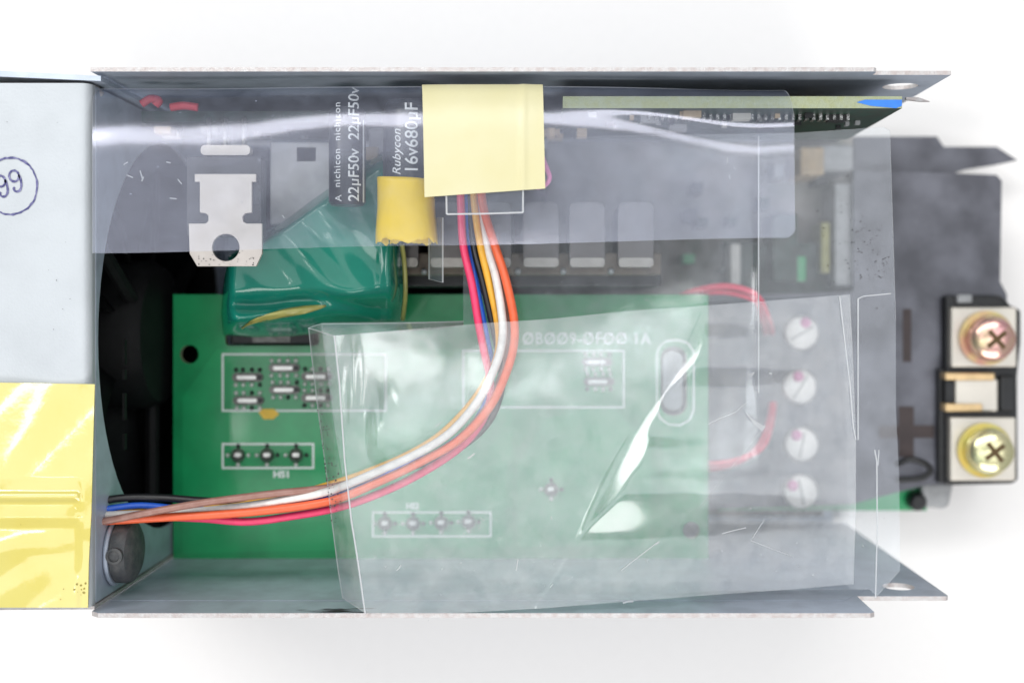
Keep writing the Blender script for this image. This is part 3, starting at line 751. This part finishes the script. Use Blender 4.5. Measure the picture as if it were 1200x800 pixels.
def term_screw(px, py, hx, hy, label, head, wash, rot):
    b = W(px, py, ZK)
    t = thing("terminal_screw", b, label, "screw", "terminal screws at the right edge")
    obj("washer", lathe([(0.40, 0.0), (0.42, 0.02), (0.42, 0.06), (0.30, 0.075)], b, (0, 0, 1), 40), wash, t, smooth='auto')
    obj("spring_washer", lathe([(0.345, 0.07), (0.355, 0.09), (0.355, 0.2), (0.33, 0.22)], b + Vector((0.015, 0, 0)), (0, 0, 1), 40), head, t, smooth='auto')
    tp = W(hx, hy, ZK + 0.55)
    ax = (tp - b); ax.x *= 0.6; ax.y *= 0.6
    hd = obj("head", lathe([(0.25, 0.18), (0.315, 0.23), (0.325, 0.40), (0.30, 0.50), (0.22, 0.55), (0.02, 0.565)], b, ax, 40), head, t, smooth='auto')
    ax = ax.normalized(); c = b + ax * 0.562
    u = ax.cross(Vector((0, 1, 0))).normalized() ; v = ax.cross(u)
    u2 = u * math.cos(rot) + v * math.sin(rot); v2 = ax.cross(u2)
    a, w = 0.17, 0.035
    crossP = [(a, -w), (a, w), (w, w), (w, a), (-w, a), (-w, w), (-a, w), (-a, -w), (-w, -w), (-w, -a), (w, -a), (w, -w)]
    obj("cross_slot", slab(crossP, [], (c, u2, v2, ax), -0.03, 0.004), M['recess'], hd)
    return t
term_screw(1155, 396, 1166, 398, "pinkish cross head screw on the upper terminal plate", M['pinkzinc'], M['redwash'], 0.7)
term_screw(1153, 527, 1164, 528, "gold green cross head screw on the lower terminal plate", M['goldzinc'], M['goldwash'], 0.65)

# ------------------------------------------------------------------ wires
def wire(name, pts, r, m, label, grp="coloured wires curving through the chassis"):
    P = [W(x, y, z) for x, y, z in pts]
    return tag(obj(name, tube(P, r, 14, 10), m, smooth=True), label, "wire", grp)
Zt = -0.62
wire("insulated_wire", [(538, 175, Zt - .2), (540, 238, Zt), (543, 288, -0.50), (553, 333, -0.40), (561, 380, -0.36), (568, 415, -0.36), (574, 442, -0.42), (574, 470, -0.50), (560, 501, -0.52), (533, 529, -0.50), (485, 559, -0.52), (437, 581, -0.56), (394, 595, -0.62), (345, 604, -0.68), (290, 611, -0.70), (235, 607, -0.70), (170, 605, -0.66), (100, 606, -0.5)],
     0.048, wire_mat("red_insulation", (0.80, 0.045, 0.15)), "crimson wire, innermost at the top and lowest of the bundle at the bend")
wire("insulated_wire", [(545, 180, Zt - .3), (547, 240, Zt - .1), (553, 300, -0.62), (561, 350, -0.50), (570, 395, -0.46), (576, 430, -0.50), (572, 465, -0.56), (552, 500, -0.56), (515, 528, -0.54), (470, 548, -0.56), (425, 569, -0.62), (385, 582, -0.68), (340, 593, -0.72), (280, 598, -0.78), (215, 596, -0.80), (160, 592, -0.72), (100, 600, -0.5)],
     0.041, wire_mat("blue_insulation", (0.02, 0.13, 0.70)), "blue wire running between the red and black ones")
wire("insulated_wire", [(549, 180, Zt - .3), (551, 240, Zt - .1), (556, 290, -0.58), (566, 330, -0.48), (577, 378, -0.44), (586, 420, -0.46), (588, 452, -0.52), (575, 490, -0.58), (545, 520, -0.62), (500, 541, -0.64), (450, 555, -0.70), (400, 568, -0.76), (370, 577, -0.80), (320, 586, -0.84), (250, 587, -0.85), (190, 583, -0.80), (145, 583, -0.72), (100, 590, -0.5)],
     0.047, wire_mat("black_insulation_wire", (0.012, 0.012, 0.014)), "black wire running between the blue and yellow ones")
wire("insulated_wire", [(552, 180, Zt - .2), (556, 240, Zt), (563, 288, -0.46), (574, 335, -0.38), (583, 378, -0.36), (584, 410, -0.40), (573, 440, -0.46), (550, 475, -0.50), (515, 510, -0.50), (475, 534, -0.52), (430, 553, -0.58), (395, 565, -0.66), (350, 578, -0.76), (300, 588, -0.82), (240, 596, -0.84), (170, 600, -0.75), (100, 603, -0.5)],
     0.044, wire_mat("yellow_insulation", (0.80, 0.42, 0.04)), "golden yellow wire next to the white one")
wire("insulated_wire", [(556, 180, Zt - .2), (562, 240, Zt - .05), (571, 288, -0.48), (581, 325, -0.34), (588, 368, -0.22), (589, 395, -0.18), (582, 425, -0.18), (561, 468, -0.20), (527, 507, -0.24), (487, 532, -0.28), (445, 551, -0.34), (400, 570, -0.46), (370, 579, -0.54), (330, 586, -0.60), (285, 593, -0.66), (230, 599, -0.70), (170, 602, -0.66), (100, 604, -0.5)],
     0.050, wire_mat("white_insulation", (0.74, 0.72, 0.69), (0.62, 0.60, 0.58)), "white wire marked with faint print, uppermost at the bend")
wire("insulated_wire", [(560, 180, Zt - .1), (566, 240, Zt + .05), (580, 288, -0.40), (592, 325, -0.30), (602, 372, -0.24), (602, 405, -0.22), (592, 440, -0.22), (573, 478, -0.25), (538, 515, -0.30), (487, 544, -0.36), (440, 566, -0.42), (400, 583, -0.48), (365, 591, -0.54), (310, 598, -0.58), (250, 603, -0.60), (190, 606, -0.60), (140, 609, -0.56), (98, 611, -0.5)],
     0.052, wire_mat("orange_insulation", (0.80, 0.13, 0.045)), "orange wire, outermost of the bundle beside the lettered board")
wire("insulated_wire", [(562, 180, Zt - .3), (565, 240, Zt - .2), (577, 290, -0.60), (588, 330, -0.50), (594, 375, -0.46), (594, 410, -0.46), (586, 445, -0.48), (567, 482, -0.54), (533, 517, -0.56), (485, 543, -0.58), (440, 557, -0.60), (400, 568, -0.58), (370, 573, -0.56), (330, 577, -0.54), (280, 583, -0.52), (230, 590, -0.50), (170, 601, -0.48), (130, 609, -0.46), (98, 614, -0.42)],
     0.045, wire_mat("brown_insulation", (0.27, 0.13, 0.10), (0.33, 0.18, 0.15)), "brown wire crossing over the black and blue ones at lower left")
red2 = wire_mat("thin_red_insulation", (0.80, 0.03, 0.10))
for k, (dz, dx, dy, lb) in enumerate(((0, 0, 0, "outer thin red wire loop emerging right of the green board"), (-0.12, -7, 7, "inner thin red wire loop emerging right of the green board"))):
    r_ = "thin red wire loops right of the green board"
    wire("wire_loop", [(790, 352 + dy, -3.4 + dz), (812, 341 + dy * .6, -3.2 + dz), (850, 335 + dy, -3.0 + dz), (885, 345 + dy, -3.0 + dz), (900 + dx, 372, -3.5 + dz), (905 + dx, 395, -4.9), (906 + dx, 440, -5.1), (907 + dx * .4, 474, -4.7), (897 + dx * .5, 518 - dy * .4, -3.4 + dz), (872, 536 - dy * .4 + 4 * k, -3.1 + dz), (840, 543 - dy * .2 + 6 * k, -3.2 + dz), (810, 541 + 6 * k, -3.45 + dz)],
         0.045, red2, lb, r_)
tag(obj("lead_wire", tube([W(634, 180, -0.5), W(641, 198, -0.4), W(644, 208, -0.4), W(640, 216, -0.45), W(630, 220, -0.6)], 0.03, 8), M['redpaint'], smooth=True), "tiny pink lead peeping out right of the pale tape", "wire")

# ------------------------------------------------------------------ clear films
PROF = {}
def prof_a(px):
    """upper film, cross-section: angle of the surface against arc length; rises beside the wall, bends over, lies flat"""
    k = round(px)
    if k in PROF: return PROF[k]
    R1 = 0.26 + 0.06 * sstep(480, 150, px) + 0.30 * sstep(650, 900, px)
    R2 = 1.25 + 0.85 * sstep(490, 150, px) + 0.7 * sstep(640, 880, px) + 0.10 * math.sin(px / 33)
    yt = W(0, lerp(104, 103, (px - 107) / 820), -0.45).y - 0.02
    y, z = yt, 0.0
    P = [(y, z, 86)]
    def step(a, ds):
        nonlocal y, z
        y -= math.cos(math.radians(a)) * ds; z += math.sin(math.radians(a)) * ds; P.append((y, z, a))
    for i in range(24):
        a = lerp(86, 27, (i + .5) / 24); step(a, R1 * math.radians(59) / 24)
    for i in range(36):
        a = lerp(27, 2.5, (i + .5) / 36)
        if px > 640: a -= 15 * sstep(640, 800, px) * math.exp(-((i - 13) / 4.5) ** 2)
        step(a, R2 * math.radians(24.5) / 36)
    PROF[k] = P
    return P
def filmA_pt(px, s, off=0.0, ylow=None):
    P = prof_a(px)
    ztop = 0.13 + 0.01 * math.sin(px / 70)
    zs = ztop - P[-1][1]
    yb = W(0, 297 - 9 * sstep(107, 500, px) - 9 * sstep(500, 932, px) if ylow is None else ylow, ztop - 0.06).y
    sa = 0.60
    if s < sa:
        f = s / sa * (len(P) - 1); i = min(int(f), len(P) - 2); t = f - i
        y, z, a = (lerp(P[i][k], P[i + 1][k], t) for k in range(3))
    else:
        t = (s - sa) / (1 - sa)
        y = lerp(P[-1][0], yb, t); L_ = P[-1][0] - y; a = 0
        z = P[-1][1] + 0.04 * L_ - 0.030 * L_ * L_ + 0.004 * math.sin(px / 55 + 5 * t) * t
    ar = math.radians(a)
    return Vector((0, y + off * math.sin(ar), z + zs + off * math.cos(ar)))
def filmA(u, v):
    px = lerp(108, 930, u)
    # rounded corners
    e = 0
    if v > 0.94:
        k = (v - 0.94) / 0.06
        if u > 0.97: px -= 9 * (k ** 2) * ((u - 0.97) / 0.03)
    if v < 0.3: px += (14 * (1 - v / 0.3) ** 2) * (1 - u) ** 8 * 1.0 - 14 * (1 - v / 0.3) ** 1.5 * u ** 12
    p = filmA_pt(px, v)
    w = W(px + (2.0 * v * u), 0, p.z); p.x = w.x
    return p
fa = tag(obj("clear_film", sheet(filmA, 110, 90, 0.012, "tblr"), [M['filmA'], M['rim']], smooth='auto'),
         "clear plastic film folded over along the upper wall, under the pale yellow tape", "plastic film")
# lower film: under the wires
def zC(x, y):
    z = -0.98 + 0.18 * sstep(600, 1000, x)
    z += 0.02 * math.sin(x / 90 + y / 60)
    z += 0.012 * math.exp(-abs(x - 889) / 4) if y < 560 else 0
    return z
c_up = coons([(543, 168), (700, 160), (930, 156), (1036, 149), (1043, 153)], [(543, 376), (700, 376), (1050, 376)], [(543, 168), (543, 376)], [(1043, 153), (1046, 250), (1050, 376)])
us = sorted(set([i / 60 for i in range(61)] + [(885 - 543) / 507, (887 - 543) / 507, (889 - 543) / 507, (891 - 543) / 507, (893 - 543) / 507]))
g_up = sheet(lambda u, v: W(*c_up(u, v), zC(*c_up(u, v))), 0, 24, 0.012, "tlr", us=us)
c_lo = coons([(376, 378), (543, 376), (1050, 376)], [(428, 712), (640, 706), (830, 692), (1022, 690), (1026, 700), (1055, 668)], [(376, 378), (392, 500), (412, 620), (428, 712)], [(1050, 376), (1050, 480), (1054, 560), (1055, 668)])
g_lo = sheet(lambda u, v: W(*c_lo(u, v), zC(*c_lo(u, v)) + 0.02 * v), 80, 40, 0.012, "bl")
fc = thing("clear_film", W(800, 400, -1.0), "large clear plastic film under the wires, reaching past the right end of the chassis", "plastic film")
ORI[fc.name] = Vector(fc.location)
obj("film_panel", g_up, [M['film'], M['rim']], fc, smooth='auto')
obj("film_panel", g_lo, [M['film'], M['rim']], fc, smooth='auto')
rimr = lambda pts, r=0.008: tube(pts, r, 6, 1)
zr = lambda x, y, d=0.01: W(x, y, zC(x, y) + d)
obj("crease", join(rimr([zr(889, y) for y in range(160, 480, 20)])), M['rim'], fc)
for P_, r_ in (([(1005.5, y) for y in range(350, 520, 15)], 0.010), ([(1005.5, 350), (1012, 347), (1044, 344)], 0.006), ([(1025, 527), (1027.5, 540), (1028, 620), (1026, 700)], 0.009), ([(1030, 527), (1029, 545)], 0.006)):
    obj("slit", rimr([zr(*p) for p in P_], r_), M['rim'], fc)
# upper flap, folded back over the wires
tB = [(392, 393), (470, 387), (560, 379), (640, 374), (740, 364), (826, 358), (996, 345)]
bB = [(428, 718), (530, 718), (640, 712), (740, 704), (830, 697), (930, 690), (1000, 684)]
lB = [(392, 393), (398, 450), (404, 540), (412, 610), (420, 660), (428, 718)]
rB = [(996, 345), (1000, 430), (1003, 515), (1003, 600), (1000, 684)]
cB = coons(tB, bB, lB, rB)
def table(T, y):
    """smooth interpolation of (y, value) pairs"""
    if y <= T[0][0]: return T[0][1]
    for (a, p), (b, q) in zip(T, T[1:]):
        if y <= b: return lerp(p, q, sstep(a, b, y))
    return T[-1][1]
WID = [(352, 0), (420, 24), (464, 12), (496, 18), (540, 35), (572, 30), (640, 0)]
def zB(x, y):
    z = 0.02 - 0.62 * sstep(560, 1010, x) + 0.10 * sstep(720, 400, y) * sstep(800, 500, x)
    z += 0.010 * math.sin(x / 80 + 0.6) * math.sin(y / 65)
    # the long crease: a flank that climbs to the right, then falls away slowly
    xb = 822 - 0.56 * (y - 365) + 5 * math.sin((y - 365) / 38)
    w = table(WID, y); u = x - xb
    s_ = 0.0058
    if u < w: z += s_ * (math.sqrt(u * u + 40) + u) / 2
    else: z += s_ * (math.sqrt(w * w + 40) + w) / 2 * math.exp(-((u - w) / 240) ** 2)
    # bulge beside the left fold
    z += 0.065 * math.exp(-(((x - 446) / 15) ** 2 + ((y - 508) / 40) ** 2))
    z += 0.02 * math.exp(-(((x - 414) / 8) ** 2 + ((y - 470) / 60) ** 2))
    return z
fb = thing("clear_film", W(600, 560, -0.1), "wrinkled clear film flap folded over the wires, with a bright crease across its right half", "plastic film")
ORI[fb.name] = Vector(fb.location)
obj("film_panel", sheet(lambda u, v: W(*cB(u, v), zB(*cB(u, v))), 280, 120, 0.012, "tbr"), [M['filmB'], M['rim']], fb, smooth='auto')
oB = [(361, 384), (366, 430), (372, 480), (380, 540), (387, 600), (396, 670), (401, 700)]
def strip(u, v):
    a, b = poly_at(oB, v), poly_at(lB, v)
    x, y = lerp(a[0], b[0], u), lerp(a[1], b[1], u)
    w = math.sin(u * math.pi) * 2.0
    return W(x - 0, y, lerp(-0.32 + 0.03 * math.sin(v * 9), zB(*b), 1 - (1 - u) ** 2))
obj("fold_strip", sheet(strip, 12, 60, 0.012, "tbl"), [M['filmB'], M['rim']], fb, smooth='auto')
lid = coons([(361, 384), (375, 379), (470, 378), (543, 376)], [(392, 394), (470, 388), (500, 386), (543, 381)], [(361, 384), (392, 394)], [(543, 376), (543, 381)])
obj("fold_lip", sheet(lambda u, v: W(*lid(u, v), lerp(-0.25, zB(*lid(u, 1)) - 0.01, v)), 30, 6, 0.01, "tlr"), [M['filmB'], M['rim']], fb, smooth='auto')
zb_ = lambda x, y, d=0.006: W(x, y, zB(x, y) + d)
obj("crease", rimr([zb_(*p) for p in lB], 0.010), M['rim'], fb)
obj("crease", rimr([zb_(x, y) for x, y in ((984, 347), (990, 400), (996, 450), (1000, 500), (1003, 515))], 0.007), M['rim'], fb)
scr = []
for a, b, r_ in (((830, 497), (862, 483), .006), ((862, 483), (876, 471), .004), ((897, 498), (886, 512), .005), ((886, 512), (820, 595), .004), ((846, 625), (874, 618), .006), ((880, 633), (930, 652), .004),
                 ((882, 630), (896, 608), .004), ((728, 668), (768, 637), .006), ((768, 637), (772, 634), .010), ((605, 668), (607, 655), .008), ((465, 668), (470, 662), .008), ((548, 537), (556, 531), .010),
                 ((880, 440), (884, 436), .01), ((902, 437), (904, 438), .012), ((510, 500), (518, 494), .005), ((730, 706), (742, 704), .012)):
    scr.append(rimr([zb_(*a), zb_(lerp(a[0], b[0], .5), lerp(a[1], b[1], .5) + random.uniform(-1, 1)), zb_(*b)], r_))
for k in range(7):
    x, y = random.uniform(420, 980), random.uniform(600, 690); a = random.uniform(0, 6.3); l = random.uniform(2, 9)
    scr.append(rimr([zb_(x, y), zb_(x + l * math.cos(a), y + l * math.sin(a))], 0.004))
obj("scratches", join(*scr), M['scratch'], fb)["kind"] = "stuff"
V_, F_ = [], []
patch = [(876, 487), (897, 500), (893, 505), (884, 498), (872, 480)]
g = ([zb_(x, y, 0.008) for x, y in patch], [tuple(range(5))])
obj("scuff", g, M['scratch'], fb)
scA = []
for (x, y, l, a) in ((148, 205, 8, .4), (164, 200, 9, 1.3), (168, 207, 6, 2.0), (195, 190, 5, .2), (208, 210, 7, .9), (150, 190, 6, 2.6), (198, 232, 8, .1), (855, 205, 5, 1.4), (852, 185, 6, 1.5), (860, 195, 4, 1.0), (330, 252, 4, 1)):
    p0, p1 = W(x, y, 0.10), W(x + l * math.cos(a), y + l * math.sin(a), 0.10)
    for p in (p0, p1): p.z = 0.125 - (2.4 - p.y) * 0.07
    scA.append(rimr([p0, p1], 0.007))
# small clear tag below the pale tape, and the loose strip beside the coil
tg = tag(obj("clear_tag", sheet(lambda u, v: W(lerp(523, 613, u), lerp(215, lerp(251, 249, u), v), 0.153), 10, 8, 0.014), [M['film'], M['rim']], smooth='auto'),
    "small clear plastic tag sticking out below the pale yellow tape", "plastic tag")
for P_ in ([(523, 222), (523.5, 251)], [(523.5, 251), (568, 250.5), (613, 249)], [(613, 249), (613, 220)]):
    e_ = obj("edge", tube([W(x, y, 0.156) for x, y in P_], 0.011, 6, 1), M['rim'], loc=tuple(tg.location)); e_.parent = tg; e_.location = (0, 0, 0)
tag(obj("film_strip", sheet(lambda u, v: W(lerp(502, 518, u), lerp(255, lerp(327, 331, u), v), lerp(-0.75, -0.45, u)), 6, 10, 0.02), [M['film'], M['rim']], smooth='auto'),
    "narrow greyish plastic strip hanging down right of the yellow wrapped capacitor", "plastic strip")

# ------------------------------------------------------------------ tapes
def tape1(u, v):
    px = lerp(494.5, 636, u) + lerp(0, 3, v)
    p = filmA_pt(px, lerp(0.10, 1.0, v), 0.03, lerp(232, 222, u))
    p.z += 0.022 * math.exp(-((px - 613) / 4) ** 2) + 0.012 * math.exp(-((px - 621) / 9) ** 2) * sstep(.9, .2, v) + 0.004 * math.sin(u * 9 + v * 5)
    w = W(px, 0, p.z); p.x = w.x
    return p
tag(obj("tape_piece", sheet(tape1, 50, 50, 0.02), [M['papertape'], M['papertape']], smooth='auto'), "square of pale yellow tape holding down the upper film", "tape")
def tape2(u, v):
    # glossy tape over the cover edge, bridging the wires
    xr = poly_at([(111, 450), (109, 520), (107, 600), (104, 660), (103, 713)], v)
    x = lerp(-70, xr[0], u); y = lerp(lerp(447, 450, u), 711.5, v)
    z = 0.02 + 0.01 * math.sin(u * 6)
    lin = lambda a_, b_, q: min(max((q - a_) / (b_ - a_), 0), 1)
    env = sstep(97, 88, x)
    h = 0.05 * lin(560, 581, y) - 0.04 * lin(583, 590, y) + 0.035 * lin(592, 605, y) - 0.045 * lin(607, 618, y) + 0.03 * math.sin(y / 19 + x / 40) * lin(620, 650, y)
    h += 0.018 * sstep(574, 580, y) * sstep(590, 583, y)
    return W(x, y, z + h * env + 0.03 * sstep(560, 590, y) * sstep(640, 610, y) * (1 - env) + 0.008 * math.sin(x / 17 + y / 23))
t2 = tag(obj("tape_piece", sheet(tape2, 90, 150, 0.015), [M['glosstape'], M['glosstape']], smooth='auto'), "large glossy yellow tape on the zinc cover, covering the wire ends", "tape")
dirt = []
for k in range(12):
    x, y = random.choice(((random.uniform(40, 100), random.uniform(688, 702)), (random.uniform(5, 60), random.uniform(604, 618)), (random.uniform(90, 103), random.uniform(682, 694))))
    u = (x + 70) / 176; v = (y - 448) / 263
    p = tape2(u, v); s = random.uniform(0.004, 0.016)
    dirt.append(([p + Vector((s * math.cos(a) * random.uniform(.6, 1.6), s * math.sin(a), 0.004)) for a in (0, 1.2, 2.5, 3.8, 5.0)], [(0, 1, 2, 3, 4)]))
dd = obj("dirt_specks", join(*dirt), M['tapedirt'], loc=tuple(t2.location)); dd.parent = t2; dd.location = (0, 0, 0); dd["kind"] = "stuff"
sa_ = obj("scratches", join(*scA), M['scratch'], loc=tuple(fa.location)); sa_.parent = fa; sa_.location = (0, 0, 0); sa_["kind"] = "stuff"

def speck_cloud(parent, spots, z_of, n, m, smin=0.004, smax=0.014):
    gs = []
    for k in range(n):
        cx_, cy_, sx, sy = random.choice(spots)
        x, y = random.gauss(cx_, sx), random.gauss(cy_, sy)
        p = z_of(x, y); q = random.uniform(smin, smax)
        gs.append(([p + Vector((q * math.cos(a) * random.uniform(.6, 1.5), q * math.sin(a) * random.uniform(.6, 1.3), 0.003)) for a in (0, 1.2, 2.5, 3.8, 5.0)], [(0, 1, 2, 3, 4)]))
    o = obj("dirt_specks", join(*gs), m, parent); o["kind"] = "stuff"
M['speck'] = mat("dust_speck", (0.05, 0.05, 0.05), 0.8)
speck_cloud(fc, [(1000, 290, 22, 26), (1012, 275, 14, 14), (1025, 320, 12, 20), (985, 250, 20, 30)], lambda x, y: zr(x, y, 0.012), 110, M['speck'], 0.003, 0.009)
def zstrip(x, y):
    v = min(max((y - 384) / 316, 0), 1); a = poly_at(oB, v); b = poly_at(lB, v)
    u = min(max((x - a[0]) / (b[0] - a[0]), 0.02), 0.98)
    p = strip(u, v); return p + Vector((0, 0, 0.01))
speck_cloud(fb, [(384, 540, 6, 24), (382, 560, 7, 12), (388, 590, 6, 14), (376, 500, 5, 18)], zstrip, 130, M['speck'], 0.003, 0.011)
speck_cloud(fb, [(560, 620, 90, 50), (700, 640, 120, 30), (900, 560, 60, 60)], lambda x, y: zb_(x, y, 0.006), 60, M['scratch'], 0.004, 0.010)
speck_cloud(cvp, [(60, 300, 25, 90), (45, 150, 30, 30), (80, 380, 15, 40)], lambda x, y: Vector((W(x, y, 0).x, W(x, y, 0).y, 0.0)), 10, M['speck'], 0.003, 0.006)
speck_cloud(tr_body, [(240, 302, 10, 5), (290, 303, 10, 5), (262, 308, 20, 3)], lambda x, y: W(min(max(x, 233), 297), min(max(y, 294), 310), -0.298), 34, M['speck'], 0.003, 0.010)
# smear where the film was pulled over the lower rim
sm_ = []
for k in range(26):
    x = random.gauss(398, 14); z = random.uniform(-0.02, -0.22); l = random.uniform(0.05, 0.25); X = W(x, 715, z).x
    sm_.append(([Vector((X - l, YL + 0.0035, z)), Vector((X, YL + 0.0035, z - 0.012)), Vector((X + l, YL + 0.0035, z - 0.02)), Vector((X, YL + 0.0035, z + 0.008))], [(0, 1, 2, 3)]))
obj("scuff_marks", join(*sm_), M['speck'], ch)["kind"] = "stuff"
